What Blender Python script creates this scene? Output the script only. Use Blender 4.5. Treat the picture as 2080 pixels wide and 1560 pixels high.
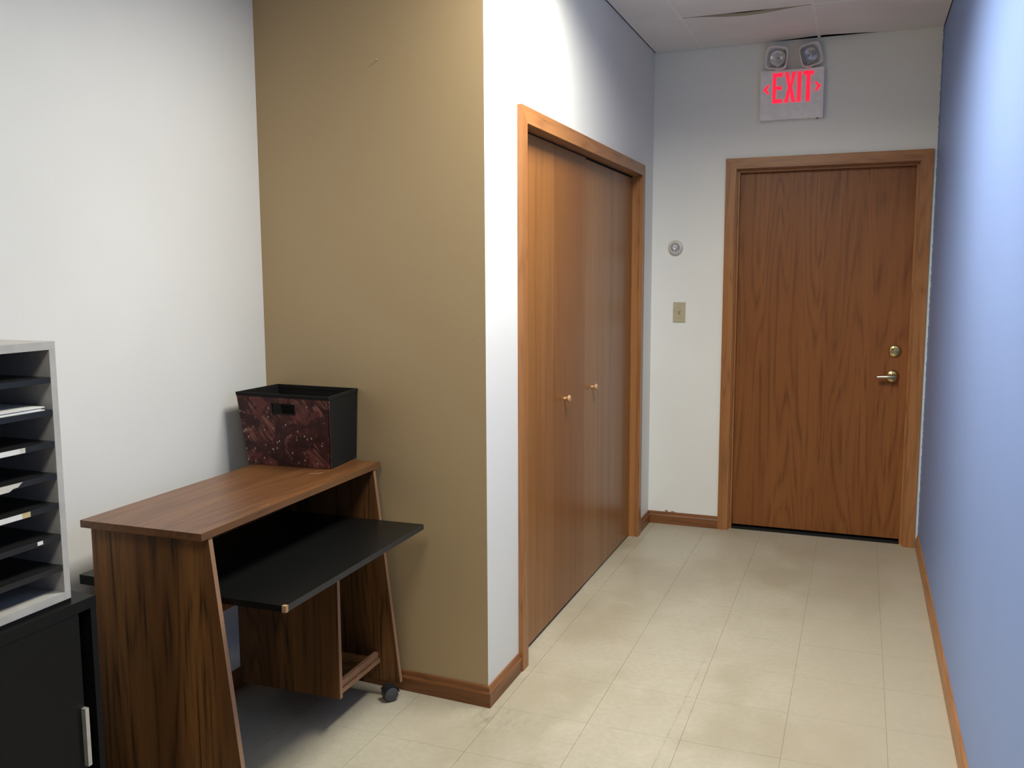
import bpy, bmesh, math, random
from mathutils import Vector, Matrix, Euler

for o in list(bpy.data.objects):
    bpy.data.objects.remove(o)
random.seed(7)
sc = bpy.context.scene
COL = sc.collection

# ------------------------------------------------------------------ camera
D, W, A, H = 2.4742, 1.4707, 0.8955, 2.698        # hall end, right wall, alcove depth, ceiling
SKEW = -0.0493                                     # the tan wall is a little out of square
YB = -4.6                                          # rear of the room, behind the camera
CAM = Vector((1.1342, -2.6904, 1.4619))
yaw, pitch, roll, FPX = 0.3698, -0.1202, -0.0038, 1824.4
fw = Vector((-math.sin(yaw)*math.cos(pitch), math.cos(yaw)*math.cos(pitch), math.sin(pitch)))
rt = Vector((math.cos(yaw), math.sin(yaw), 0)); up = rt.cross(fw)
cr = rt*math.cos(roll) + up*math.sin(roll); cu = -rt*math.sin(roll) + up*math.cos(roll)
cam = bpy.data.cameras.new('camera'); camo = bpy.data.objects.new('camera', cam); COL.objects.link(camo)
camo.matrix_world = Matrix(((cr.x, cu.x, -fw.x, CAM.x), (cr.y, cu.y, -fw.y, CAM.y), (cr.z, cu.z, -fw.z, CAM.z), (0, 0, 0, 1)))
cam.sensor_fit = 'HORIZONTAL'; cam.sensor_width = 36; cam.lens = 36*FPX/2080; cam.clip_start = 0.02
sc.camera = camo

# ------------------------------------------------------------------ world, exposure
wd = bpy.data.worlds.new('world'); sc.world = wd; wd.use_nodes = True
wd.node_tree.nodes['Background'].inputs[0].default_value = (0.5, 0.55, 0.6, 1)
wd.node_tree.nodes['Background'].inputs[1].default_value = 0.0
sc.view_settings.view_transform = 'Standard'; sc.view_settings.look = 'None'
sc.view_settings.exposure = 0.0; sc.view_settings.gamma = 1; sc.view_settings.use_curve_mapping = False
LAMP, LAMP2 = 62.0, 16.0                           # watts of the two ceiling fixtures
SPREAD = math.radians(160)                         # their louvres cut the beam off sideways
LAMPCOL = (1.0, 0.972, 0.865)

# ------------------------------------------------------------------ material helpers
class N:
    def __init__(s, name):
        s.m = bpy.data.materials.new(name); s.m.use_nodes = True
        s.t = s.m.node_tree; s.b = s.t.nodes['Principled BSDF']
    def new(s, typ, **kw):
        n = s.t.nodes.new(typ)
        for k, v in kw.items(): setattr(n, k, v)
        return n
    def put(s, sock, v):
        if isinstance(v, bpy.types.NodeSocket): s.t.links.new(v, sock)
        elif v is not None: sock.default_value = v
    def math(s, op, a, b=None, c=None, clamp=False):
        n = s.new('ShaderNodeMath', operation=op, use_clamp=clamp)
        s.put(n.inputs[0], a); s.put(n.inputs[1], b); s.put(n.inputs[2], c)
        return n.outputs[0]
    def mix(s, f, a, b, bt='MIX'):
        n = s.new('ShaderNodeMix', data_type='RGBA', blend_type=bt)
        s.put(n.inputs[0], f); s.put(n.inputs[6], a); s.put(n.inputs[7], b)
        return n.outputs[2]
    def noise(s, vec, scale, detail=3, rough=0.5, dist=0.0):
        n = s.new('ShaderNodeTexNoise'); s.put(n.inputs['Vector'], vec)
        n.inputs['Scale'].default_value = scale; n.inputs['Detail'].default_value = detail
        n.inputs['Roughness'].default_value = rough; n.inputs['Distortion'].default_value = dist
        return n.outputs[0]
    def mapv(s, vec, scale=(1, 1, 1), loc=(0, 0, 0), rot=(0, 0, 0)):
        n = s.new('ShaderNodeMapping'); s.put(n.inputs[0], vec)
        n.inputs['Location'].default_value = loc; n.inputs['Rotation'].default_value = rot; n.inputs['Scale'].default_value = scale
        return n.outputs[0]
    def ramp(s, f, stops, interp='LINEAR'):
        n = s.new('ShaderNodeValToRGB'); s.put(n.inputs[0], f); e = n.color_ramp.elements; n.color_ramp.interpolation = interp
        while len(e) < len(stops): e.new(0.5)
        for el, (p, c) in zip(e, stops): el.position = p; el.color = (c if len(c) == 4 else (*c, 1))
        return n.outputs[0]
    def step(s, f, lo, hi):
        n = s.new('ShaderNodeMapRange', interpolation_type='SMOOTHSTEP'); s.put(n.inputs[0], f)
        n.inputs[1].default_value = lo; n.inputs[2].default_value = hi
        return n.outputs[0]
    def obj(s): return s.new('ShaderNodeTexCoord').outputs['Object']
    def pos(s): return s.new('ShaderNodeNewGeometry').outputs['Position']
    def xyz(s, v):
        n = s.new('ShaderNodeSeparateXYZ'); s.put(n.inputs[0], v); return n.outputs
    def bump(s, h, strength=0.2, dist=0.002):
        n = s.new('ShaderNodeBump'); s.put(n.inputs['Height'], h)
        n.inputs['Strength'].default_value = strength; n.inputs['Distance'].default_value = dist
        s.t.links.new(n.outputs[0], s.b.inputs['Normal'])
    def set(s, col=None, rough=None, metal=None, spec=None):
        s.put(s.b.inputs['Base Color'], col); s.put(s.b.inputs['Roughness'], rough)
        s.put(s.b.inputs['Metallic'], metal); s.put(s.b.inputs['Specular IOR Level'], spec)
        return s.m

def c4(r, g, b): return (r, g, b, 1)
def srgb(r, g, b):
    f = lambda v: (v/255/12.92) if v/255 <= 0.04045 else ((v/255+0.055)/1.055)**2.4
    return (f(r), f(g), f(b), 1)

def paint(name, col, rough=0.55, var=0.03):
    n = N(name); p = n.pos()
    big = n.noise(p, 1.3, 3)
    dark = tuple(c*(1-2*var) for c in col[:3]) + (1,)
    c = n.mix(n.step(big, 0.3, 0.7), dark, col)
    n.bump(n.noise(p, 160, 3, 0.6), 0.12, 0.002)
    return n.set(c, rough, spec=0.35)

def plain(name, col, rough=0.5, metal=0.0, spec=0.5, bump=0.0, bscale=300):
    n = N(name)
    v = n.noise(n.obj(), 35, 4)
    c = n.mix(n.step(v, 0.25, 0.75), tuple(x*0.88 for x in col[:3]) + (1,), col)
    if bump: n.bump(n.noise(n.obj(), bscale, 3), bump, 0.001)
    return n.set(c, rough, metal, spec)

def wood(name, light, mid, dark, grain='Z', rough=0.4, lines=9.0, across=2.6, along=0.32, seed=0.0, pores=1.0, spec=0.5, contrast=1.0):
    """oak-like veneer: contour-line cathedral grain, streaks and pores; grain runs along one object axis"""
    n = N(name); o = n.obj()
    sc_ = {'Z': (across, across, along), 'Y': (across, along, across), 'X': (along, across, across)}[grain]
    st = {'Z': (1, 1, .03), 'Y': (1, .03, 1), 'X': (.03, 1, 1)}[grain]
    v = n.mapv(o, sc_, (seed, seed*1.7, seed*0.6))
    field = n.noise(v, 1.0, 2, 0.45, 0.25)
    fr = n.math('FRACT', n.math('MULTIPLY', field, lines*2))
    tri = n.math('ABSOLUTE', n.math('SUBTRACT', n.math('MULTIPLY', fr, 2.0), 1.0))
    ring = n.math('POWER', n.math('SUBTRACT', 1.0, tri), 2.2)
    streak = n.noise(n.mapv(o, st, (seed, 0, seed)), 70, 5, 0.65)
    pore = n.noise(n.mapv(o, tuple(x*1.0 for x in st), (seed*2, 1, 0)), 420, 3, 0.6)
    broad = n.noise(n.mapv(o, st, (0, seed, 1)), 9, 2)
    c = n.mix(n.step(broad, 0.3, 0.7), mid, light)
    c = n.mix(n.math('MULTIPLY', n.step(streak, 0.38, 0.72), 0.6*contrast), c, mid)
    rl = n.math('MULTIPLY', ring, n.math('MULTIPLY', n.step(streak, 0.3, 0.7), 0.75*contrast))
    c = n.mix(rl, c, dark)
    pm = n.math('MULTIPLY', n.step(pore, 0.56, 0.70), 0.35*pores)
    c = n.mix(pm, c, dark)
    h = n.math('SUBTRACT', 1.0, n.math('ADD', n.math('MULTIPLY', pm, 1.0), n.math('MULTIPLY', rl, 0.35)))
    n.bump(h, 0.18, 0.0012)
    r = n.math('ADD', n.math('MULTIPLY', streak, 0.12), rough-0.06)
    return n.set(c, r, spec=spec)

# ------------------------------------------------------------------ mesh helpers
def box(bm, x0, x1, y0, y1, z0, z1):
    v = [bm.verts.new(p) for p in ((x0,y0,z0),(x1,y0,z0),(x1,y1,z0),(x0,y1,z0),(x0,y0,z1),(x1,y0,z1),(x1,y1,z1),(x0,y1,z1))]
    for f in ((3,2,1,0),(4,5,6,7),(0,1,5,4),(1,2,6,5),(2,3,7,6),(3,0,4,7)): bm.faces.new([v[i] for i in f])
    return v
def B(*a):
    bm = bmesh.new(); box(bm, *a); return bm
def prism(bm, pts, ext):
    """closed polygon pts (3-D, planar) pushed along ext"""
    e = Vector(ext); a = [bm.verts.new(p) for p in pts]; b = [bm.verts.new(Vector(p)+e) for p in pts]
    bm.faces.new(a); bm.faces.new(list(reversed(b)))
    k = len(pts)
    for i in range(k): bm.faces.new((a[(i+1) % k], a[i], b[i], b[(i+1) % k]))
def P(pts, ext):
    bm = bmesh.new(); prism(bm, pts, ext); return bm
def lathe(bm, prof, centre, axis, n=32, caps=True):
    """profile (r, t) spun about axis through centre"""
    ax = Vector(axis).normalized(); u = ax.orthogonal().normalized(); w = ax.cross(u); c = Vector(centre)
    rings = []
    for r, t in prof:
        rings.append([bm.verts.new(c + ax*t + (u*math.cos(2*math.pi*i/n) + w*math.sin(2*math.pi*i/n))*max(r, 1e-5)) for i in range(n)])
    for a, b in zip(rings, rings[1:]):
        for i in range(n): bm.faces.new((a[i], a[(i+1) % n], b[(i+1) % n], b[i]))
    if caps:
        bm.faces.new(list(reversed(rings[0]))); bm.faces.new(rings[-1])
def L(*a, **k):
    bm = bmesh.new(); lathe(bm, *a, **k); return bm
def tube(bm, pts, r, n=10):
    pts = [Vector(p) for p in pts]; rings = []
    for i, p in enumerate(pts):
        t = (pts[min(i+1, len(pts)-1)] - pts[max(i-1, 0)]).normalized()
        u = t.orthogonal().normalized(); w = t.cross(u)
        rings.append([bm.verts.new(p + (u*math.cos(2*math.pi*k/n) + w*math.sin(2*math.pi*k/n))*(r[i] if isinstance(r, (list, tuple)) else r)) for k in range(n)])
    for a, b in zip(rings, rings[1:]):
        off = min(range(n), key=lambda s: (a[0].co - b[s].co).length)
        for k in range(n): bm.faces.new((a[k], a[(k+1) % n], b[(k+1+off) % n], b[(k+off) % n]))
    bm.faces.new(list(reversed(rings[0]))); bm.faces.new(rings[-1])

def obj(name, bm, mat, parent=None, origin=None, bevel=0.0, smooth=False, seg=2):
    if bevel:
        bmesh.ops.bevel(bm, geom=[e for e in bm.edges if len(e.link_faces) == 2 and e.calc_face_angle(0) > 0.5], offset=bevel, segments=seg, affect='EDGES', profile=0.5, clamp_overlap=True)
    bmesh.ops.recalc_face_normals(bm, faces=bm.faces[:])
    if parent is not None: origin = Vector(parent['_org'])
    origin = Vector(origin) if origin is not None else Vector((0, 0, 0))
    for v in bm.verts: v.co -= origin
    me = bpy.data.meshes.new(name); bm.to_mesh(me); bm.free()
    if smooth:
        for p in me.polygons: p.use_smooth = True
        me.set_sharp_from_angle(angle=math.radians(40))
    me.materials.append(mat)
    o = bpy.data.objects.new(name, me); COL.objects.link(o)
    o['_org'] = tuple(origin)
    if parent is not None: o.parent = parent
    else: o.location = origin
    return o
def thing(name, loc, label=None, cat=None, group=None, kind=None, rz=0.0):
    o = bpy.data.objects.new(name, None); COL.objects.link(o); o.location = loc; o.rotation_euler = (0, 0, rz)
    o.empty_display_size = 0.1; o['_org'] = tuple(loc)
    return tag(o, label, cat, group, kind)
def tag(o, label=None, cat=None, group=None, kind=None):
    for k, v in (('label', label), ('category', cat), ('group', group), ('kind', kind)):
        if v: o[k] = v
    return o

# ------------------------------------------------------------------ materials
M_white = paint('white_wall_paint', c4(.78, .78, .755), 0.5)
M_tan = paint('tan_wall_paint', c4(.485, .352, .192), 0.42, 0.02)
M_blue = paint('blue_wall_paint', c4(.23, .335, .64), 0.5, 0.02)
def back_paint():
    n = N('white_paint_with_blue_edge'); p = n.pos(); X = n.xyz(p)
    rag = n.noise(n.mapv(p, (0, 0, 1)), 26, 5, 0.7)
    lim = n.math('ADD', n.math('MULTIPLY', n.math('SUBTRACT', rag, 0.5), 0.016), W-0.0045)
    base = n.mix(n.step(n.noise(p, 1.3, 3), 0.3, 0.7), c4(.82, .82, .775), c4(.86, .86, .815))
    c = n.mix(n.math('GREATER_THAN', X[0], lim), base, c4(.17, .25, .47))  # lapped blue paint, darkened to carry the right wall's shade
    n.bump(n.noise(p, 160, 3, 0.6), 0.12, 0.002)
    return n.set(c, 0.5, spec=0.35)
M_back = back_paint()
OAK = dict(light=c4(.42, .19, .065), mid=c4(.33, .135, .042), dark=c4(.17, .062, .02))
M_oakZ = wood('oak_casing_upright', grain='Z', rough=0.36, across=9, along=.9, lines=5, seed=3.1, **OAK)
M_oakX = wood('oak_casing_crosswise', grain='X', rough=0.36, across=9, along=.9, lines=5, seed=5.3, **OAK)
M_oakY = wood('oak_trim_lengthwise', grain='Y', rough=0.36, across=9, along=.9, lines=5, seed=1.9, **OAK)
BAS = dict(light=c4(.27, .112, .042), mid=c4(.21, .082, .028), dark=c4(.10, .036, .013))
M_baseX = wood('dark_oak_base_crosswise', grain='X', rough=0.4, across=9, along=.9, lines=5, seed=8.3, spec=.35, **BAS)
M_baseY = wood('dark_oak_base_lengthwise', grain='Y', rough=0.4, across=9, along=.9, lines=5, seed=4.9, spec=.35, **BAS)
M_door = wood('oak_door_veneer', c4(.285, .105, .028), c4(.235, .082, .020), c4(.125, .038, .009), 'Z', 0.40, lines=9, across=5.0, along=.42, seed=2.2, spec=.35, contrast=1.25, pores=1.4)
M_leafs = [wood('birch_closet_veneer_%s' % k, c4(*l), c4(*m), c4(*d), 'Z', 0.31, lines=4, across=4, along=.2, seed=s, contrast=0.8, pores=0.9, spec=.32)
           for k, s, l, m, d in (('a', 7.1, (.315, .130, .036), (.265, .104, .028), (.175, .064, .016)), ('b', 9.4, (.275, .108, .029), (.235, .088, .023), (.155, .055, .014)),
                                 ('c', 11.2, (.32, .145, .050), (.275, .118, .040), (.18, .074, .023)), ('d', 13.9, (.305, .134, .044), (.26, .110, .035), (.17, .068, .020)))]
M_knob = wood('knob_wood', c4(.55, .32, .16), c4(.48, .27, .13), c4(.36, .18, .08), 'Z', 0.35, seed=1.0)
WAL = dict(light=c4(.25, .108, .031), mid=c4(.130, .054, .016), dark=c4(.013, .007, .003))
M_walZ = wood('walnut_laminate_upright', grain='Z', rough=0.45, lines=9, across=5.0, along=.55, seed=4.4, contrast=1.25, spec=.35, **WAL)
M_walT = wood('walnut_laminate_top', c4(.175, .074, .025), c4(.115, .045, .015), c4(.045, .017, .006), 'Y', 0.34, lines=6, across=6, along=.7, seed=6.0, contrast=.95)
M_walE = wood('walnut_edge_strip', c4(.33, .185, .115), c4(.28, .15, .085), c4(.14, .07, .035), 'Z', 0.5, lines=3, seed=2.0, contrast=.5)
M_walEY = wood('walnut_edge_strip_long', c4(.165, .078, .030), c4(.135, .060, .022), c4(.06, .026, .01), 'Y', 0.45, lines=4, across=14, along=.8, seed=2.7)
M_black = plain('black_laminate', c4(.0045, .0048, .0048), 0.36, 0, 0.3, 0.05, 900)
M_blackm = plain('black_metal_paint', c4(.0045, .0048, .0048), 0.5, 0, 0.22, 0.06, 700)
M_gap = plain('black_parts_gap_shade', c4(.004, .004, .004), 0.9)  # black of small parts, and of sheets standing for shade in gaps
M_blackedge = plain('black_edge_strip', c4(.020, .021, .022), 0.45)
M_grey = plain('pale_grey_laminate', c4(.47, .455, .43), 0.5, 0, 0.4, 0.03)
M_shelf = plain('black_shelf_board', c4(.013, .0135, .0135), 0.33, 0, 0.5, 0.04, 500)
M_paper = plain('white_paper', c4(.78, .78, .76), 0.7)
M_label = plain('label_paper', c4(.66, .63, .56), 0.6)
M_labely = plain('yellowed_tape', c4(.60, .47, .25), 0.5)
M_silver = plain('brushed_silver', c4(.62, .61, .58), 0.35, 0.6)
M_brass = plain('polished_brass', c4(.72, .56, .26), 0.16, 1.0)
M_nickel = plain('worn_brass_lever', c4(.50, .45, .36), 0.28, 1.0)
M_ivory = plain('ivory_plastic', c4(.53, .47, .31), 0.4)
M_signw = plain('sign_white_plastic', c4(.90, .86, .86), 0.4)
M_sens = plain('sensor_white_plastic', c4(.70, .67, .63), 0.4)
M_tile = None
def ceil_tile():
    n = N('mineral_ceiling_tile'); p = n.pos()
    c = n.mix(n.step(n.noise(p, 3.0, 4), 0.3, 0.75), c4(.83, .80, .77), c4(.88, .85, .82))
    n.bump(n.noise(p, 220, 4, 0.7), 0.3, 0.003)
    return n.set(c, 0.9, spec=0.1)
M_tile = ceil_tile()
M_tileedge = plain('brown_tile_edge', c4(.42, .35, .25), 0.9)
M_tbar = plain('white_grid_metal', c4(.93, .92, .90), 0.5)
M_dark = plain('dark_plenum', c4(.02, .02, .02), 0.95)
M_castor = plain('grey_caster_rubber', c4(.055, .058, .068), 0.45)
def emit(name, col, s):
    n = N(name); n.set(c4(.8, .8, .8), 0.5)
    n.b.inputs['Emission Color'].default_value = (*col, 1); n.b.inputs['Emission Strength'].default_value = s
    return n.m
M_lamp = emit('lit_diffuser', LAMPCOL, 2.0)
def red():
    n = N('lit_red_letter'); v = n.noise(n.obj(), 60, 2)
    n.set(c4(.5, .01, .02), 0.4)
    n.put(n.b.inputs['Emission Color'], n.mix(v, c4(1, .004, .035), c4(1, .016, .06)))
    n.b.inputs['Emission Strength'].default_value = 1.15
    return n.m
M_red = red()
def clear(name, col=(.93, .92, .92), rough=0.08, ior=1.35, tr=0.9):
    n = N(name); n.set((*col, 1), rough); n.b.inputs['Transmission Weight'].default_value = tr; n.b.inputs['IOR'].default_value = ior
    return n.m
M_clear = clear('clear_plastic')
M_frost = clear('cloudy_plastic', (.95, .91, .90), 0.25, 1.12, 0.25)
M_chrome = plain('chrome_reflector', c4(.95, .95, .96), 0.16, 0.85)

def floor_mat():
    n = N('vinyl_floor_tile'); p = n.pos(); X = n.xyz(p)
    rnd = n.new('ShaderNodeObjectInfo').outputs['Random']
    fine = n.noise(p, 45, 6, 0.7); mid = n.noise(p, 5, 4, 0.6); big = n.noise(n.mapv(p, (1, .6, 1), (3, 0.4, 0)), 1.7, 3, 0.55)
    a, b = c4(.42, .38, .285), c4(.475, .435, .34)
    c = n.mix(n.step(fine, 0.3, 0.7), a, b)
    c = n.mix(n.math('MULTIPLY', n.step(big, 0.46, 0.64), 0.55), c, c4(.315, .265, .175))
    c = n.mix(n.math('MULTIPLY', n.step(mid, 0.50, 0.74), 0.28), c, c4(.57, .515, .41))
    c = n.mix(n.math('MULTIPLY', rnd, 0.12), c, c4(.42, .37, .28))
    # darker, browner lane down the right of the hall
    lane = n.math('MULTIPLY', n.step(n.math('ADD', X[0], n.math('MULTIPLY', mid, 0.35)), 1.0, 1.30), 0.5)
    c = n.mix(lane, c, c4(.39, .335, .245))
    # scuffs: short dark ticks
    w = n.new('ShaderNodeTexVoronoi'); n.put(w.inputs['Vector'], n.mapv(p, (5.0, 12, 1), (0, 0, 0), (0, 0, 0.5))); w.inputs['Scale'].default_value = 1.3
    tick = n.math('MULTIPLY', n.math('SUBTRACT', 1.0, n.step(w.outputs['Distance'], 0.02, 0.055)), n.step(n.noise(p, 2.1, 2), 0.48, 0.62))
    c = n.mix(n.math('MULTIPLY', tick, 0.5), c, c4(.17, .145, .10))
    # long drag scratch beside one joint
    ln = n.math('ABSOLUTE', n.math('SUBTRACT', X[0], n.math('ADD', n.math('MULTIPLY', X[1], 0.028), 0.612)))
    sm = n.math('MULTIPLY', n.math('SUBTRACT', 1.0, n.step(ln, 0.001, 0.0045)), n.math('SUBTRACT', 1.0, n.step(X[1], 0.5, 0.75)))
    sm = n.math('MULTIPLY', sm, n.step(n.noise(p, 40, 4), 0.25, 0.62))
    c = n.mix(n.math('MULTIPLY', sm, 0.42), c, c4(.24, .21, .155))
    # grime gathered by the outside corner
    dx = n.math('SUBTRACT', X[0], 0.04); dy = n.math('ADD', X[1], 0.07)
    dist = n.math('SQRT', n.math('ADD', n.math('MULTIPLY', dx, dx), n.math('MULTIPLY', n.math('MULTIPLY', dy, dy), 2.0)))
    gr = n.math('MULTIPLY', n.math('SUBTRACT', 1.0, n.step(dist, 0.02, 0.20)), n.step(n.noise(n.mapv(p, (34, 11, 1), (0, 0, 0), (0, 0, .6)), 1.0, 5, 0.7), 0.44, 0.70))
    c = n.mix(n.math('MULTIPLY', gr, 0.6), c, c4(.21, .19, .13))
    n.bump(n.noise(p, 30, 4, 0.6), 0.06, 0.002)
    r = n.math('ADD', n.math('MULTIPLY', mid, 0.2), 0.24)
    return n.set(c, r, spec=0.42)
M_floor = floor_mat()
M_joint = plain('tile_joint', c4(.235, .205, .15), 0.9)

# ------------------------------------------------------------------ structure: floor
TS, JX, JY = 0.305, 0.045, 0.005
fl = tag(obj('floor', B(-A-0.12, W+0.12, YB-0.1, D+0.5, -0.06, -0.0014), M_joint), kind='structure')
gx, gy = 0.00055, 0.0003
ix0, ix1 = math.floor((-A-JX)/TS), math.ceil((W-JX)/TS)
iy0, iy1 = math.floor((YB-JY)/TS), math.ceil((D-JY)/TS)
for i in range(ix0, ix1):
    for j in range(iy0, iy1):
        x0, x1 = max(-A, JX+i*TS)+gx, min(W, JX+(i+1)*TS)-gx
        y0, y1 = max(YB, JY+j*TS)+gy, JY+(j+1)*TS-gy
        if j == iy1-1: y1 = D+0.10
        if x1 <= 0.0 and y0 > 0.30: continue
        if x1-x0 < 0.01: continue
        bm = bmesh.new(); box(bm, x0, x1, y0, y1, -0.0013, random.uniform(-0.0002, 0.0))
        obj('floor_tile', bm, M_floor, fl)

# ------------------------------------------------------------------ structure: walls
TOPZ, PZ = H+.0015, 2.95
c0, c1, HC = 0.2935, 2.2006, 2.0493               # closet casing, outside edges
d0, d1, HD = 0.4091, 1.4505, 2.096                # exit door casing, outside edges
CW, CT = 0.057, 0.018                             # casing width, thickness
def Zp(poly, z0, z1): return P([(x, y, z0) for x, y in poly], (0, 0, z1-z0))
tag(obj('wall_left', B(-A-0.12, -A, YB, D, -0.05, TOPZ), M_white), kind='structure')
wt = tag(obj('wall_alcove', Zp([(-A, -SKEW*A), (0, 0), (0, .0003), (-.11, .0060), (-.11, .13), (-A, .17)], -0.05, TOPZ), M_tan), kind='structure')
bm = bmesh.new(); op0, op1, opz = c0+CW-.020, c1-CW+.020, HC-CW+.020
for poly, z0, z1 in (([(0, .0003), (0, op0), (-.11, op0), (-.11, .0060)], -0.05, TOPZ), ([(0, op1), (0, D), (-.11, D), (-.11, op1)], -0.05, TOPZ),
                     ([(0, op0), (0, op1), (-.11, op1), (-.11, op0)], opz, TOPZ)):
    prism(bm, [(x, y, z0) for x, y in poly], (0, 0, z1-z0))
bmesh.ops.remove_doubles(bm, verts=bm.verts[:], dist=1e-5)
tag(obj('wall_closet', bm, M_white), kind='structure')
bm = bmesh.new(); e0, e1, ez = d0+CW-.018, d1-CW+.018, HD-CW+.018
box(bm, -A-0.12, e0, D, D+.13, -.05, TOPZ); box(bm, e1, W+.12, D, D+.13, -.05, TOPZ); box(bm, e0, e1, D, D+.13, ez, TOPZ)
wb = tag(obj('wall_back', bm, M_back), kind='structure')
tag(obj('wall_right', B(W, W+.12, YB, D, -.05, TOPZ), M_blue), kind='structure')
tag(obj('wall_rear', B(-A-.12, W+.12, YB-.12, YB, -.05, TOPZ), M_tan), kind='structure')  # unseen wall, tan chosen to lower its fill light
# bare patches where the white paint has come away above the base trim
M_chip = plain('bare_brown_patch', c4(.36, .24, .13), 0.8)
for x0, x1, z0, z1, s in ((.103, .118, .066, .082, .002), (.133, .158, .066, .078, -.003)):
    obj('paint_chip', P([(x0, D-.0012, z0), (x1, D-.0012, z0), (x1+.002, D-.0012, z1-.004), (x0+(x1-x0)*.6, D-.0012, z1), (x0-s, D-.0012, z1-.001)], (0, .0012, 0)), M_chip, wb)
ny = -SKEW*.389
obj('nail', L([(.0012, -.002), (.0012, .010), (.0035, .0105), (.0035, .0122), (.001, .0128)], (-.389, ny, 2.171), (0, -1, 0), 10), M_tan, wt)

# base trim: profile swept along the foot of the walls, mitred
PROF = [(0, 0), (.013, 0), (.013, .047), (.0115, .0505), (.0085, .055), (.0075, .064), (.0055, .070), (.003, .0714), (0, .0714)]
def sweep(path):
    rings = []
    for i, p in enumerate(path):
        p = Vector(p); ns = []
        if i > 0: d_ = (p-Vector(path[i-1])).normalized(); ns.append(Vector((d_.y, -d_.x)))
        if i < len(path)-1: d_ = (Vector(path[i+1])-p).normalized(); ns.append(Vector((d_.y, -d_.x)))
        if len(ns) == 2:
            m = (ns[0]+ns[1]).normalized(); m = m/max(.2, m.dot(ns[0]))
        else: m = ns[0]
        rings.append([Vector((p.x+m.x*t, p.y+m.y*t, z)) for t, z in PROF])
    return rings
def base(names, path, mats):
    R = sweep(path)
    for nm, a, b, m in zip(names, R, R[1:], mats):
        bm = bmesh.new(); va = [bm.verts.new(v) for v in a]; vb = [bm.verts.new(v) for v in b]; k = len(a)
        for i in range(k): bm.faces.new((va[i], va[(i+1) % k], vb[(i+1) % k], vb[i]))
        bm.faces.new(list(reversed(va))); bm.faces.new(vb)
        tag(obj(nm, bm, m), kind='structure')
base(['baseboard_left', 'baseboard_alcove', 'baseboard_closet_near'], [(-A, YB+.02), (-A, -SKEW*A), (0, 0), (0, c0)], [M_baseY, M_baseX, M_baseY])
base(['baseboard_closet_far', 'baseboard_back'], [(0, c1), (0, D), (d0, D)], [M_baseY, M_baseX])
base(['baseboard_right', 'baseboard_rear'], [(W, D), (W, YB), (-A, YB)], [M_oakY, M_oakX])

# ------------------------------------------------------------------ structure: ceiling with lay-in tiles
bm = bmesh.new(); box(bm, -A-.17, W+.17, YB-.17, D+.18, PZ, PZ+.05)        # dark void above the tiles
box(bm, -A-.17, -A-.12, YB-.17, D+.18, H-.02, PZ); box(bm, W+.12, W+.17, YB-.17, D+.18, H-.02, PZ)
box(bm, -A-.12, W+.12, D+.13, D+.18, H-.02, PZ); box(bm, -A-.12, W+.12, YB-.17, YB-.12, H-.02, PZ)
ce = tag(obj('ceiling', bm, M_dark), kind='structure')
GX = [-A, -.346, .264, .874, W]
GY = [D]; y = 1.845
while y > YB+.1: GY.append(y); y -= .61
GY.append(YB); GY = GY[::-1]
def lamp_cell(i, j): return i == 2 and (any(abs(GY[j]-v) < .02 for v in LCELL))
LCELL = [1.845-.61*k for k in (3, 4, 7, 8)]
bw = .0075
for i in range(4):
    for j in range(len(GY)-1):
        x0, x1, y0, y1 = GX[i], GX[i+1], GY[j], GY[j+1]
        if lamp_cell(i, j): continue
        if x1 <= .27 and y0 > -.1:
            x0 = max(x0, 0.0)
            if x1-x0 < .05: continue
        if i < 2 and y0 < -.05 < y1 and x1 < .27:
            y1 = min(y1, .05)
            if i == 1: x1 = GX[2]
        sx0, sx1 = (x0+.006 if i == 0 or x0 == 0.0 else x0+bw*.6), (x1-.004 if i == 3 else x1-bw*.6)
        sy0, sy1 = y0+bw*.6, y1-bw*.6
        last = j == len(GY)-2
        bm = bmesh.new(); nx = 16 if last else 1; ny_ = 8 if last else 1
        lo, hi = [], []
        for a in range(nx+1):
            for b in range(ny_+1):
                fx, fy = a/nx, b/ny_
                X_ = sx0+(sx1-sx0)*fx; yy1 = sy1
                zz = H
                if last:
                    gap = .048*max(0, 1-abs((X_-.90)/.27))**0.8
                    yy1 = D-.004-gap
                    if i == 2: zz = H-.017*(math.sin(math.pi*min(1, max(0, (fx-.08)/.86)))**1.5)*(1-fy)**2 if .08 < fx < .94 else H
                Y_ = sy0+(yy1-sy0)*fy
                lo.append(bm.verts.new((X_, Y_, zz))); hi.append(bm.verts.new((X_, Y_, zz+.015)))
        q = ny_+1
        for a in range(nx):
            for b in range(ny_):
                bm.faces.new((lo[a*q+b], lo[a*q+b+1], lo[(a+1)*q+b+1], lo[(a+1)*q+b])); bm.faces.new((hi[a*q+b], hi[(a+1)*q+b], hi[(a+1)*q+b+1], hi[a*q+b+1]))
        for a in range(nx):
            for b in (0, ny_):
                bm.faces.new((lo[a*q+b], lo[(a+1)*q+b], hi[(a+1)*q+b], hi[a*q+b]))
        for b in range(ny_):
            for a in (0, nx):
                bm.faces.new((lo[a*q+b], lo[a*q+b+1], hi[a*q+b+1], hi[a*q+b]))
        t = obj('ceiling_tile', bm, M_tile, ce)
        if last and i == 2:
            t.data.materials.append(M_tileedge)
            for p in t.data.polygons:
                if p.normal.y < -.7: p.material_index = 1
for x in GX[1:-1]:
    yend = D if x > 0 else .05
    obj('grid_bar', B(x-bw, x+bw, YB, yend-.004, H-.0012, H+.02), M_tbar, ce)
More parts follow.
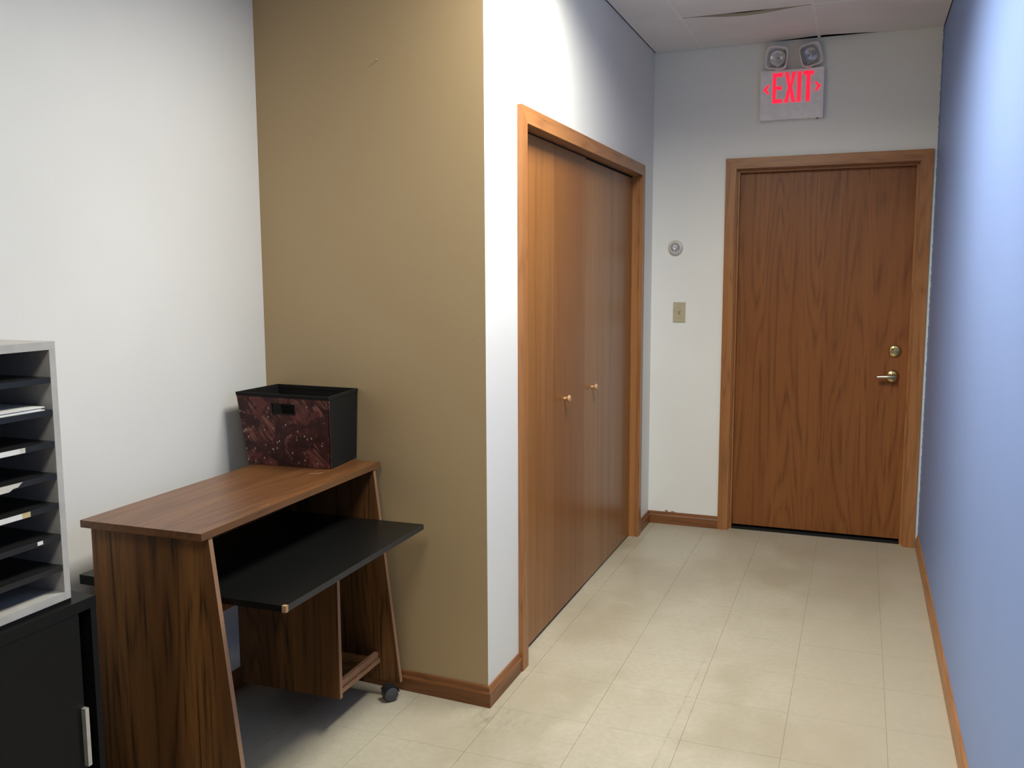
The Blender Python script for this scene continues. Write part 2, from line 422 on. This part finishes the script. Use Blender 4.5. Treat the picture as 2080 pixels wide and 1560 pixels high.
for y in GY[1:-1]:
    for i in range(4):
        xa, xb = GX[i], GX[i+1]
        if y > 0: xa = max(xa, 0.0)
        if xb-xa < .05: continue
        if i == 2 and any(abs(y-v-.61) < .02 for v in (LCELL[1], LCELL[3])): continue
        if y > 1.5 and i == 2: continue
        obj('grid_bar', B(xa+bw if i else xa+.004, xb-bw if i < 3 else xb-.004, y-bw, y+bw, H-.0010, H+.02), M_tbar, ce)
# recessed fluorescent fixtures
def troffer(y0, label, watts):
    x0, x1, y1 = .264+bw, .874-bw, y0+1.22-bw; y0 = y0+bw
    t = thing('ceiling_light', ((x0+x1)/2, (y0+y1)/2, H), label, 'ceiling light', 'recessed fluorescent ceiling lights')
    f = .028
    for a in ((x0, x1, y0, y0+f), (x0, x1, y1-f, y1), (x0, x0+f, y0+f, y1-f), (x1-f, x1, y0+f, y1-f)):
        obj('frame', B(*a, H-.002, H+.03), M_tbar, t)
    obj('diffuser', B(x0+f, x1-f, y0+f, y1-f, H+.004, H+.010), M_lamp, t)
    obj('housing', B(x0+f+.0005, x1-f-.0005, y0+f+.0005, y1-f-.0005, H+.011, H+.11), M_tbar, t)
    la = bpy.data.lights.new('ceiling_light_lamp', 'AREA'); la.shape = 'RECTANGLE'; la.size = x1-x0-2*f; la.size_y = y1-y0-2*f
    la.energy = watts; la.color = LAMPCOL; la.spread = SPREAD
    lo_ = bpy.data.objects.new('lamp', la); COL.objects.link(lo_); lo_.parent = t; lo_.location = (0, 0, .002)
troffer(LCELL[1], 'recessed fluorescent light in the ceiling by the closet corner', LAMP)
troffer(LCELL[3], 'recessed fluorescent light in the ceiling over the open room', LAMP2)

# ------------------------------------------------------------------ door_1: exit door
dr = tag(thing('door_1', (.93, D, 0)), kind='structure')
ix0, ix1, izt = d0+CW, d1-CW, HD-CW
yf_ = D-CT
def casing_x(name, pts, m): obj(name, P([(x, yf_, z) for x, z in pts], (0, CT, 0)), m, dr, bevel=.003)
casing_x('casing_side', [(d0, 0), (ix0, 0), (ix0, izt), (d0, HD)], M_oakZ)
casing_x('casing_side', [(d1, 0), (d1, HD), (ix1, izt), (ix1, 0)], M_oakZ)
casing_x('casing_head', [(d0, HD), (ix0, izt), (ix1, izt), (d1, HD)], M_oakX)
jr = .005
for a in ((e0, ix0+jr), (ix1-jr, e1)): obj('jamb', B(a[0], a[1], D+.0005, D+.128, 0, izt+jr), M_oakZ, dr, bevel=.001)
obj('jamb_head', B(ix0+jr, ix1-jr, D+.0005, D+.128, izt-jr, ez-.001), M_oakX, dr, bevel=.001)
jx0, jx1, jz = ix0+jr, ix1-jr, izt-jr
sy0, sy1 = D+.028, D+.062
obj('door_stop', B(jx0, jx0+.011, sy0, sy1, 0, jz), M_oakZ, dr, bevel=.002)
obj('door_stop', B(jx1-.011, jx1, sy0, sy1, 0, jz), M_oakZ, dr, bevel=.002)
obj('door_stop', B(jx0+.011, jx1-.011, sy0, sy1, jz-.011, jz), M_oakX, dr, bevel=.002)
ly = sy1+.002
leaf = obj('door_leaf', B(jx0+.003, jx1-.003, ly, ly+.044, .020, jz-.003), M_door, dr, bevel=.0015)
obj('threshold', B(jx0, jx1, D+.03, D+.127, -.001, .004), M_gap, dr)
obj('gap_shade_backing', B(e0, e1, D+.128, D+.14, 0, ez), M_gap, dr)  # black sheet added so the gaps around the leaf read as shade
bx, bz = 1.313, 1.051
bo = obj('deadbolt', L([(.033, 0), (.034, .004), (.031, .009), (.024, .0125), (.010, .0135), (.001, .0135)], (bx, ly, bz), (0, -1, 0), 40), M_brass, leaf, smooth=True)
bm = bmesh.new(); a = math.radians(28); ca, sa = math.cos(a), math.sin(a)
pts = [(-.022, -.004), (.022, -.0055), (.024, 0), (.022, .0055), (-.022, .004)]
prism(bm, [(bx+u*ca-w*sa, ly-.012, bz+u*sa+w*ca) for u, w in pts], (0, -.014, 0))
obj('thumbturn', bm, M_nickel, leaf, bevel=.0015)
lx, lz = 1.306, .916
obj('rosette', L([(.035, 0), (.036, .004), (.034, .010), (.026, .0165), (.016, .019), (.014, .030), (.013, .044), (.001, .045)], (lx, ly, lz), (0, -1, 0), 40), M_brass, leaf, smooth=True)
bm = bmesh.new()
tube(bm, [(lx+.012, ly-.050, lz), (lx-.005, ly-.052, lz), (lx-.028, ly-.052, lz-.0005), (lx-.055, ly-.052, lz-.002), (lx-.075, ly-.051, lz-.004), (lx-.079, ly-.050, lz-.0045)],
     [.0105, .0125, .0105, .0095, .0095, .006], 14)
obj('lever', bm, M_nickel, leaf, smooth=True)

# ------------------------------------------------------------------ door_2: closet bifold doors
dc = tag(thing('door_2', (0, 1.247, 0)), kind='structure')
k0, k1, kz = c0+CW, c1-CW, HC-CW
def casing_y(name, pts, m): obj(name, P([(0, y, z) for y, z in pts], (CT, 0, 0)), m, dc, bevel=.003)
casing_y('casing_side', [(c0, 0), (k0, 0), (k0, kz), (c0, HC)], M_oakZ)
casing_y('casing_side', [(c1, 0), (c1, HC), (k1, kz), (k1, 0)], M_oakZ)
casing_y('casing_head', [(c0, HC), (k0, kz), (k1, kz), (c1, HC)], M_oakY)
for a in ((op0+.001, k0+.004), (k1-.004, op1-.001)): obj('jamb', B(-.108, -.0005, a[0], a[1], 0, kz+.004), M_oakZ, dc, bevel=.001)
obj('jamb_head', B(-.108, -.0005, k0+.004, k1-.004, kz-.004, opz-.001), M_oakY, dc, bevel=.001)
obj('door_track', B(-.066, -.036, k0+.006, k1-.006, kz-.0085, kz-.0045), M_gap, dc)
q0, q1 = k0+.007, k1-.007
wq = (q1-q0)/4
XL = -.035
yk = (.945, 1.372)
for k in range(4):
    zb, zt = (.014, 1.9815) if k < 2 else (.010, 1.9770)
    xo = XL + (0.0 if k < 2 else -.002)
    ld = obj('door_panel', B(xo-.030, xo, q0+k*wq+.0009, q0+(k+1)*wq-.0009, zb, zt), M_leafs[k], dc, bevel=.0012)
    for y in yk:
        if q0+k*wq < y < q0+(k+1)*wq:
            obj('knob', L([(.0075, 0), (.0065, .004), (.0068, .010), (.010, .015), (.0150, .019), (.0160, .023), (.0145, .027), (.008, .0295), (.001, .030)], (xo, y, .938), (1, 0, 0), 28), M_knob, ld, smooth=True)
obj('gap_shade_backing', B(-.125, -.112, op0, op1, 0, opz), M_gap, dc)  # shade of the closet inside put into a black sheet

# ------------------------------------------------------------------ exit sign
sx0, sx1, sz0, sz1 = .585, .907, 2.284, 2.540
sy = D-.042
es = thing('exit_sign', ((sx0+sx1)/2, D, sz0), 'white emergency EXIT sign with red letters and two lamp heads above door', 'exit sign')
obj('housing', B(sx0, sx1, sy, D-.0005, sz0, sz1), M_signw, es, bevel=.004, seg=3)
SW, SH = sx1-sx0, sz1-sz0
def glyph(name, polys):
    bm = bmesh.new()
    for pl in polys: prism(bm, [(sx0+u*SW, sy-.0016, sz1-v*SH) for u, v in pl], (0, .0022, 0))
    obj(name, bm, M_red, es)
t0, t1 = .055, .665
w1, hb_ = .056, .080
glyph('letter_e', [[(.195, t0), (.195+w1, t0), (.195+w1, t1), (.195, t1)], [(.195+w1, t0), (.355, t0), (.355, t0+hb_), (.195+w1, t0+hb_)],
                   [(.195+w1, .325), (.345, .325), (.345, .325+hb_*.9), (.195+w1, .325+hb_*.9)], [(.195+w1, t1-hb_), (.355, t1-hb_), (.355, t1), (.195+w1, t1)]])
glyph('letter_x', [[(.385, t0), (.448, t0), (.475, .275), (.502, t0), (.562, t0), (.508, .36), (.562, t1), (.500, t1), (.473, .45), (.445, t1), (.383, t1), (.440, .36)]])
glyph('letter_i', [[(.585, t0), (.648, t0), (.648, t1), (.585, t1)]])
glyph('letter_t', [[(.675, t0), (.838, t0), (.838, t0+hb_), (.788, t0+hb_), (.788, t1), (.725, t1), (.725, t0+hb_), (.675, t0+hb_)]])
glyph('chevron', [[(.045, .375), (.115, .285), (.155, .285), (.100, .375), (.150, .465), (.105, .465)]])
glyph('chevron', [[(.958, .375), (.888, .285), (.848, .285), (.903, .375), (.853, .465), (.898, .465)]])
obj('test_button', L([(.006, 0), (.006, .003), (.004, .004), (.001, .004)], (sx1-.028, sy+.016, sz0+.0005), (0, 0, -1), 16), M_gap, es)
def lamp_head(cx, yaw_, tilt, rl):
    cz = sz1+.063; cy = D-.045
    R = Matrix.Translation((cx, cy, cz)) @ Matrix.Rotation(yaw_, 4, 'Z') @ Matrix.Rotation(tilt, 4, 'X') @ Matrix.Rotation(rl, 4, 'Y')
    s = .050
    bm = bmesh.new()                                        # tapered, rounded-square shell open at the front
    def ring(hw, y, r=.3):
        out = []
        for k in range(32):
            t = 2*math.pi*k/32; c_, s_ = math.cos(t), math.sin(t); n_ = 5.0
            rr = (abs(c_)**n_+abs(s_)**n_)**(-1/n_)
            out.append(bm.verts.new(R @ Vector((1.12*hw*rr*c_, y*1.1, 1.12*hw*rr*s_))))
        return out
    rs = [ring(.024, .030), ring(.034, .024), ring(.046, -.018), ring(.052, -.020), ring(.052, -.026), ring(.047, -.026), ring(.043, -.018), ring(.031, .021), ring(.02, .026)]
    for a, b in zip(rs, rs[1:]):
        for k in range(32): bm.faces.new((a[k], a[(k+1) % 32], b[(k+1) % 32], b[k]))
    bm.faces.new(rs[0]); bm.faces.new(list(reversed(rs[-1])))
    hd = obj('lamp_head', bm, M_frost, es, smooth=True)
    ax = (R.to_3x3() @ Vector((0, -1, 0)))
    rf = obj('reflector', L([(.006, -.016), (.016, -.012), (.026, -.002), (.034, .012), (.036, .018), (.0375, .018), (.035, .010), (.027, -.005), (.016, -.015), (.006, -.019)], R @ Vector((0, 0, 0)), ax, 32, caps=False), M_chrome, hd, smooth=True)
    obj('bulb', L([(.004, -.016), (.005, -.008), (.006, .000), (.005, .005), (.002, .008), (.0005, .0085)], R @ Vector((0, 0, 0)), ax, 16), M_clear, hd, smooth=True)
    bm = bmesh.new()
    prism(bm, [tuple(R @ Vector(p)) for p in [(.045*math.cos(2*math.pi*k/24), -.0215, .045*math.sin(2*math.pi*k/24)) for k in range(24)]], tuple(R.to_3x3() @ Vector((0, -.002, 0))))
    obj('lens', bm, M_clear, hd)
    obj('swivel', L([(.018, 0), (.018, .010), (.014, .014), (.012, .032), (.010, .040)], (cx, cy+.012, sz1-.001), (0, 0, 1), 20), M_frost, es, smooth=True)
lamp_head(.672, math.radians(-12), math.radians(10), math.radians(10))
lamp_head(.828, math.radians(24), math.radians(4), math.radians(-16))

# ------------------------------------------------------------------ wall devices
sn = thing('wall_sensor', (.138, D, 1.616), 'round white wall sensor with clear domed centre above the light switch', 'sensor')
obj('ring_body', L([(.041, 0), (.042, .006), (.040, .018), (.034, .026), (.028, .028), (.0255, .026), (.0245, .018), (.001, .017)], (.138, D-.0002, 1.616), (0, -1, 0), 40), M_sens, sn, smooth=True)
obj('bezel', L([(.0250, .018), (.0250, .027), (.0225, .0285), (.0215, .026), (.0215, .018)], (.138, D, 1.616), (0, -1, 0), 40, caps=False), M_grey, sn, smooth=True)
obj('reflector_cup', L([(.006, .0175), (.013, .019), (.019, .024), (.0205, .0255), (.021, .0245), (.015, .018), (.006, .0172)], (.138, D, 1.616), (0, -1, 0), 32, caps=False), M_chrome, sn, smooth=True)
obj('clear_dome', L([(.0213, .0255), (.020, .0300), (.015, .034), (.008, .0362), (.0005, .0368)], (.138, D, 1.616), (0, -1, 0), 32), M_clear, sn, smooth=True)
sw = thing('light_switch', (.164, D, 1.2495), 'ivory toggle light switch plate on the white wall', 'light switch')
pl = obj('plate', B(.129, .199, D-.006, D-.0002, 1.1925, 1.3065), M_ivory, sw, bevel=.003, seg=3)
obj('toggle_slot', B(.1575, .1705, D-.0066, D-.0058, 1.2360, 1.2630), plain('slot_brown', c4(.30, .25, .15), 0.6), sw)
obj('toggle', P([(.1600, D-.0060, 1.2400), (.1600, D-.0060, 1.2540), (.1600, D-.0165, 1.2625), (.1600, D-.0185, 1.2565)], (.008, 0, 0)), M_ivory, sw, bevel=.001)
for z in (1.2195, 1.2795): obj('screw', L([(.0032, 0), (.0030, .0009), (.001, .0012)], (.164, D-.006, z), (0, -1, 0), 14), M_silver, sw)

# ------------------------------------------------------------------ computer desk
DRZ = math.radians(1.0)
org = Vector((-.377, -.941, 0))
dk = thing('computer_desk', org, 'dark walnut laminate computer desk with slanted sides and black keyboard shelf', 'desk', rz=DRZ)
XB, XF = -.766, -.377                               # back and front of the top
Y0, Y1 = -.941, -.012
obj('desk_top', B(XB, XF-.0006, Y0, Y1, .8055, .825), M_walT, dk, bevel=.0012)
obj('front_edge_strip', B(XF-.0006, XF+.0006, Y0+.0005, Y1-.0005, .8057, .8246), M_walEY, dk)
def side(ya, yb, nm):
    s = obj(nm, P([(XB+.006, ya, .058), (XF+.085, ya, .058), (XF-.004, ya, .8053), (XB+.006, ya, .8053)], (0, yb-ya, 0)), M_walZ, dk, bevel=.0008)
    obj('edge_strip', P([(XF+.0853, ya+.0006, .0585), (XF+.0866, ya+.0006, .0585), (XF-.0024, ya+.0006, .8050), (XF-.0037, ya+.0006, .8050)], (0, yb-ya-.0012, 0)), M_walE, s)
    return s
side(-.912, -.896, 'side_panel'); side(-.060, -.044, 'side_panel')
obj('back_panel', B(-.750, -.738, -.8955, -.0605, .388, .8053), M_walZ, dk)
obj('rear_shelf', B(-.838, -.7505, -.886, -.052, .6240, .6505), M_black, dk, bevel=.001)
tray = obj('keyboard_shelf', B(-.7375, -.1832, -.874, -.080, .622, .639), M_black, dk, bevel=.001)
obj('front_strip', B(-.1834, -.1818, -.8738, -.0802, .6222, .6388), M_blackedge, tray)
bm = bmesh.new(); box(bm, -.1930, -.1812, -.8750, -.8640, .6218, .6392)
obj('worn_corner', bm, plain('bare_particle_board', c4(.36, .22, .11), 0.8), tray, bevel=.002)
for ya, yb in ((-.8957, -.8745), (-.0795, -.0603)): obj('shelf_runner', B(-.735, -.42, ya, yb, .604, .6215), M_blackm, dk)
dv = obj('tower_divider', B(-.7375, -.3588, -.345, -.329, .118, .6215), M_walZ, dk, bevel=.0008)
obj('edge_strip', B(-.3588, -.3576, -.3446, -.3294, .1185, .6210), M_walE, dv)
bs = obj('tower_shelf', B(-.7375, -.3690, -.3288, -.0602, .122, .138), M_walZ, dk)
obj('edge_strip', B(-.3690, -.3678, -.3284, -.0606, .1225, .1375), M_walE, bs)
obj('front_lip', B(-.3900, -.3750, -.3284, -.0606, .138, .158), M_walE, dk, bevel=.001)
obj('foot_rail', B(-.56, -.44, -.0603, -.0445, .040, .0575), M_walZ, dk)
obj('foot_rail', B(-.56, -.44, -.9115, -.8965, .040, .0575), M_walZ, dk)
def castor(x, y, r):
    bm = bmesh.new(); lathe(bm, [(.016, 0), (.016, .012), (.010, .014), (.010, .020)], (x, y, .0575-.020), (0, 0, 1), 16)
    cs = obj('caster', bm, M_gap, dk)
    ax = Vector((math.cos(r), math.sin(r), 0)); sd = Vector((-ax.y, ax.x, 0)); c_ = Vector((x, y, .0262)) - ax*.006
    for s in (-1, 1):
        obj('wheel', L([(.020, 0), (.0245, .003), (.026, .008), (.0245, .014), (.018, .017), (.001, .0175)], c_ + sd*(s*.004), sd*s, 28), M_castor, cs, smooth=True)
    bm = bmesh.new()
    pts = []
    for k in range(9):
        t = math.pi*(.05+.80*k/8); pts.append(c_ + ax*(math.cos(t)*.0285) + Vector((0, 0, math.sin(t)*.0285)))
    for a_, b_ in zip(pts, pts[1:]):
        n_ = (b_-a_).normalized(); u_ = sd.cross(n_)*.0015
        prism(bm, [a_-sd*.018-u_, a_+sd*.018-u_, a_+sd*.018+u_, a_-sd*.018+u_], b_-a_)
    obj('hood', bm, M_gap, cs)
for x, y, r in ((-.318, -.076, .9), (-.735, -.076, .4), (-.330, -.885, 2.2), (-.735, -.885, 1.2)):
    castor(x, y, r)
# light scratches on the worn top
M_scr = plain('pale_scratch', c4(.40, .24, .14), 0.6)
bm = bmesh.new()
tube(bm, [(-.500+.026*math.cos(t), -.232+.020*math.sin(t), .8250) for t in [math.radians(a) for a in range(-110, 31, 14)]], .0007, 5)
obj('scratch', bm, M_scr, dk)
bm = bmesh.new(); tube(bm, [(-.401, -.665, .8250), (-.394, -.655, .8250), (-.392, -.640, .8250), (-.397, -.630, .8250)], .0007, 5)
obj('scratch', bm, M_scr, dk)

# ------------------------------------------------------------------ fabric bin on the desk
def print_mat():
    n = N('maroon_printed_fabric'); o = n.obj(); v0 = n.mapv(o, (1, 0, 1))
    c = n.mix(n.step(n.noise(v0, 22, 4, .6), .35, .7), c4(.026, .008, .008), c4(.070, .018, .015))
    # rose brush strokes slanting across the cloth
    dg = n.mapv(v0, (1, 1, 1), (0, 0, 0), (0, math.radians(-52), 0))
    patch = n.step(n.noise(v0, 13, 2, .5, 0.8), .50, .60)
    hatch = n.step(n.noise(n.mapv(dg, (9, 1, 95)), 1.0, 3, .7), .42, .64)
    c = n.mix(n.math('MULTIPLY', n.math('MULTIPLY', patch, hatch), .85), c, c4(.30, .115, .09))
    c = n.mix(n.math('MULTIPLY', n.step(n.noise(v0, 16, 2, .5, 1.2), .52, .66), .5), c, c4(.20, .055, .045))
    # pale lines, like handwriting
    lines = n.step(n.noise(n.mapv(v0, (16, 1, 190)), 1.0, 2, .6), .62, .70)
    area = n.step(n.noise(n.mapv(v0, (1, 1, 1), (4, 0, 2)), 9, 1), .52, .62)
    c = n.mix(n.math('MULTIPLY', n.math('MULTIPLY', lines, area), .45), c, c4(.34, .20, .17))
    up_ = n.step(n.noise(n.mapv(v0, (260, 1, 42)), 1.0, 2, .6), .66, .72)
    ar2 = n.step(n.noise(n.mapv(v0, (1, 1, 1), (9, 0, 5)), 11, 1), .50, .60)
    c = n.mix(n.math('MULTIPLY', n.math('MULTIPLY', up_, ar2), .7), c, c4(.42, .34, .31))
    vo = n.new('ShaderNodeTexVoronoi'); n.put(vo.inputs['Vector'], n.mapv(v0, (85, 1, 60))); vo.inputs['Scale'].default_value = 1.0
    sp = n.math('MULTIPLY', n.math('SUBTRACT', 1.0, n.step(vo.outputs['Distance'], .16, .27)), n.step(n.noise(v0, 24, 2), .50, .56))
    c = n.mix(n.math('MULTIPLY', sp, .8), c, c4(.55, .48, .46))
    n.bump(n.noise(o, 900, 2), .15, .0006)
    return n.set(c, .6, spec=.3)
M_print = print_mat()
M_felt = plain('black_fabric', c4(.008, .0075, .007), 0.8, 0, 0.25, 0.3, 700)
zb, zt = .8262, 1.072
# corners: front-left, front-right, back-right, back-left
bb = [Vector((-.802, -.196, zb)), Vector((-.484, -.178, zb)), Vector((-.504, .0145, zb)), Vector((-.802, .0300, zb))]
bt_ = [Vector((-.838, -.203, zt)), Vector((-.458, -.224, zt)), Vector((-.494, .0165, zt)), Vector((-.838, .0330, zt))]
fbm = thing('fabric_bin', tuple((bb[0]+bb[2])/2), 'maroon printed fabric bin with black sides and a cut-out handle', 'storage bin')
def lerp2(a, b, c, d, u, v): return a.lerp(b, u).lerp(d.lerp(c, u), v)      # a b bottom, d c top
def panel(name, a, b, c, d, mat, th, hole=None, parent=None, u0=0, u1=1, v0=0, v1=1, off=0):
    n_ = (b-a).cross(d-a).normalized(); bm = bmesh.new()
    us = [u0, u1] if not hole else [u0, hole[0], hole[1], u1]; vs = [v0, v1] if not hole else [v0, hole[2], hole[3], v1]
    f = {}; k = {}
    for i, u in enumerate(us):
        for j, v in enumerate(vs):
            p = lerp2(a, b, c, d, u, v)+n_*off
            f[i, j] = bm.verts.new(p); k[i, j] = bm.verts.new(p-n_*th)
    I, J = len(us)-1, len(vs)-1
    for i in range(I):
        for j in range(J):
            if hole and (i, j) == (1, 1): continue
            bm.faces.new((f[i, j], f[i+1, j], f[i+1, j+1], f[i, j+1])); bm.faces.new((k[i, j], k[i, j+1], k[i+1, j+1], k[i+1, j]))
    for i in range(I):
        for j in (0, J): bm.faces.new((f[i, j], f[i+1, j], k[i+1, j], k[i, j]))
    for j in range(J):
        for i in (0, I): bm.faces.new((f[i, j], f[i, j+1], k[i, j+1], k[i, j]))
    if hole:
        for (p, q_) in (((1, 1), (2, 1)), ((2, 1), (2, 2)), ((2, 2), (1, 2)), ((1, 2), (1, 1))): bm.faces.new((f[p], f[q_], k[q_], k[p]))
    return obj(name, bm, mat, parent or fbm)
hole = (.385, .625, .735, .865)
fp = panel('front_panel', bb[0], bb[1], bt_[1], bt_[0], M_print, .004, hole, v1=.965)
for hu in ((hole[0]-.010, hole[0], hole[2]-.012, hole[3]+.012), (hole[1], hole[1]+.010, hole[2]-.012, hole[3]+.012), (hole[0], hole[1], hole[2]-.012, hole[2]), (hole[0], hole[1], hole[3], hole[3]+.012)):
    panel('handle_binding', bb[0], bb[1], bt_[1], bt_[0], M_felt, .006, None, fp, *hu, off=.0006)
panel('side_panel', bb[1], bb[2], bt_[2], bt_[1], M_felt, .004)
panel('back_panel', bb[2], bb[3], bt_[3], bt_[2], M_felt, .004)
panel('side_panel', bb[3], bb[0], bt_[0], bt_[3], M_felt, .004)
obj('bottom', P([tuple(p) for p in bb], (0, 0, .004)), M_felt, fbm)
for k in range(4):
    panel('rim_binding', bb[k], bb[(k+1) % 4], bt_[(k+1) % 4], bt_[k], M_felt, .0062, None, None, -.003, 1.003, .955, 1.004, off=.0011)

# ------------------------------------------------------------------ black cabinet
CX, CY, CZ = -.5173, -1.144, .720
YC0 = -2.00
cb = thing('storage_cabinet', (-.70, (CY+YC0)/2, 0), 'low black metal cabinet beside the desk, under the paper sorter', 'cabinet')
XW = -A+.016
obj('cabinet_top', B(XW, CX, YC0, CY, .694, CZ), M_blackm, cb, bevel=.0015)
obj('side_panel', B(XW, CX-.001, CY-.017, CY-.0005, .004, .6938), M_blackm, cb, bevel=.001)
obj('side_panel', B(XW, CX-.001, YC0+.0005, YC0+.017, .004, .6938), M_blackm, cb, bevel=.001)
obj('back_panel', B(XW, XW+.012, YC0+.0172, CY-.0172, .004, .6938), M_gap, cb)
obj('plinth', B(XW+.0125, CX-.03, YC0+.0172, CY-.0172, .004, .060), M_blackm, cb)
dor = obj('sliding_door', B(CX-.020, CX-.002, YC0+.030, -1.195, .062, .6932), M_blackm, cb, bevel=.001)
obj('recess_shade', B(CX-.050, CX-.040, -1.23, CY-.0172, .062, .6935), M_gap, cb)  # black sheet standing for the shade in the door recess
hd = obj('handle', B(CX-.003, CX+.010, -1.2040, -1.1935, .325, .466), M_silver, dor, bevel=.0015)

# ------------------------------------------------------------------ paper sorter on the cabinet
SX, SY1, SY0 = -.535, -1.198, -1.86
sr = thing('paper_sorter', (-.69, (SY0+SY1)/2, CZ), 'pale grey paper sorter with black shelves on the black cabinet', 'paper sorter')
XK = XW+.004
obj('base', B(XK, SX-.001, SY0, SY1, CZ+.0003, CZ+.0095), M_blackm, sr)  # dark line below the sorter, drawn as a thin black slab
obj('bottom_board', B(XK, SX, SY0+.0165, SY1-.0165, CZ+.0097, .748), M_grey, sr, bevel=.001)
obj('top_board', B(XK, SX, SY0+.0005, SY1, 1.303, 1.321), M_grey, sr, bevel=.0012)
for a in ((SY1-.0163, SY1), (SY0, SY0+.0163)): obj('side_board', B(XK, SX, a[0], a[1], CZ+.0097, 1.3028), M_grey, sr, bevel=.0012)
obj('back_board', B(XK, XK+.006, SY0+.0165, SY1-.0165, .7482, 1.3028), M_grey, sr)
shz = [1.242, 1.1694, 1.098, 1.025, .9565, .884, .8117]
shelves = [obj('shelf', B(XK+.0065, SX-.001, SY0+.0166, SY1-.0166, z-.0128, z), M_shelf, sr, bevel=.0008) for z in shz]
def sticker(s, y0, y1, z0, z1, m, torn=False):
    x = SX-.0011
    pts = [(y0, z0), (y1, z0), (y1, z1), (y0, z1)] if not torn else [(y0, z0-.003), (y1-.030, z0-.002), (y1-.020, z0+.003), (y1-.008, z0+.004), (y1, z1-.002), (y1+.004, z1), (y0, z1)]
    obj('label_strip', P([(x, y, z) for y, z in pts], (.0012, 0, 0)), m, s)
sticker(shelves[2], -1.46, -1.3042, 1.0858, 1.0966, M_paper); sticker(shelves[2], -1.304, -1.2915, 1.0858, 1.0966, M_label)
sticker(shelves[3], -1.46, -1.3075, 1.0112, 1.0238, M_label, True)
sticker(shelves[4], -1.46, -1.3105, .9440, .9553, M_paper); sticker(shelves[4], -1.3102, -1.2895, .9440, .9553, M_labely)
sticker(shelves[5], -1.2770, -1.2630, .8745, .8825, M_paper)
bm = bmesh.new()
for k in range(4):
    box(bm, XK+.02+.003*k, SX-.004-.002*((k*7) % 3), -1.62, -1.232-.004*((k*5) % 3), shz[1]+.0003+.0022*k, shz[1]+.0024+.0022*k)
tag(obj('paper_stack', bm, M_paper, origin=(-.68, -1.42, shz[1])), 'loose stack of white paper lying inside the grey paper sorter', 'paper')

# drop the bookkeeping property
for o in bpy.data.objects:
    if '_org' in o: del o['_org']
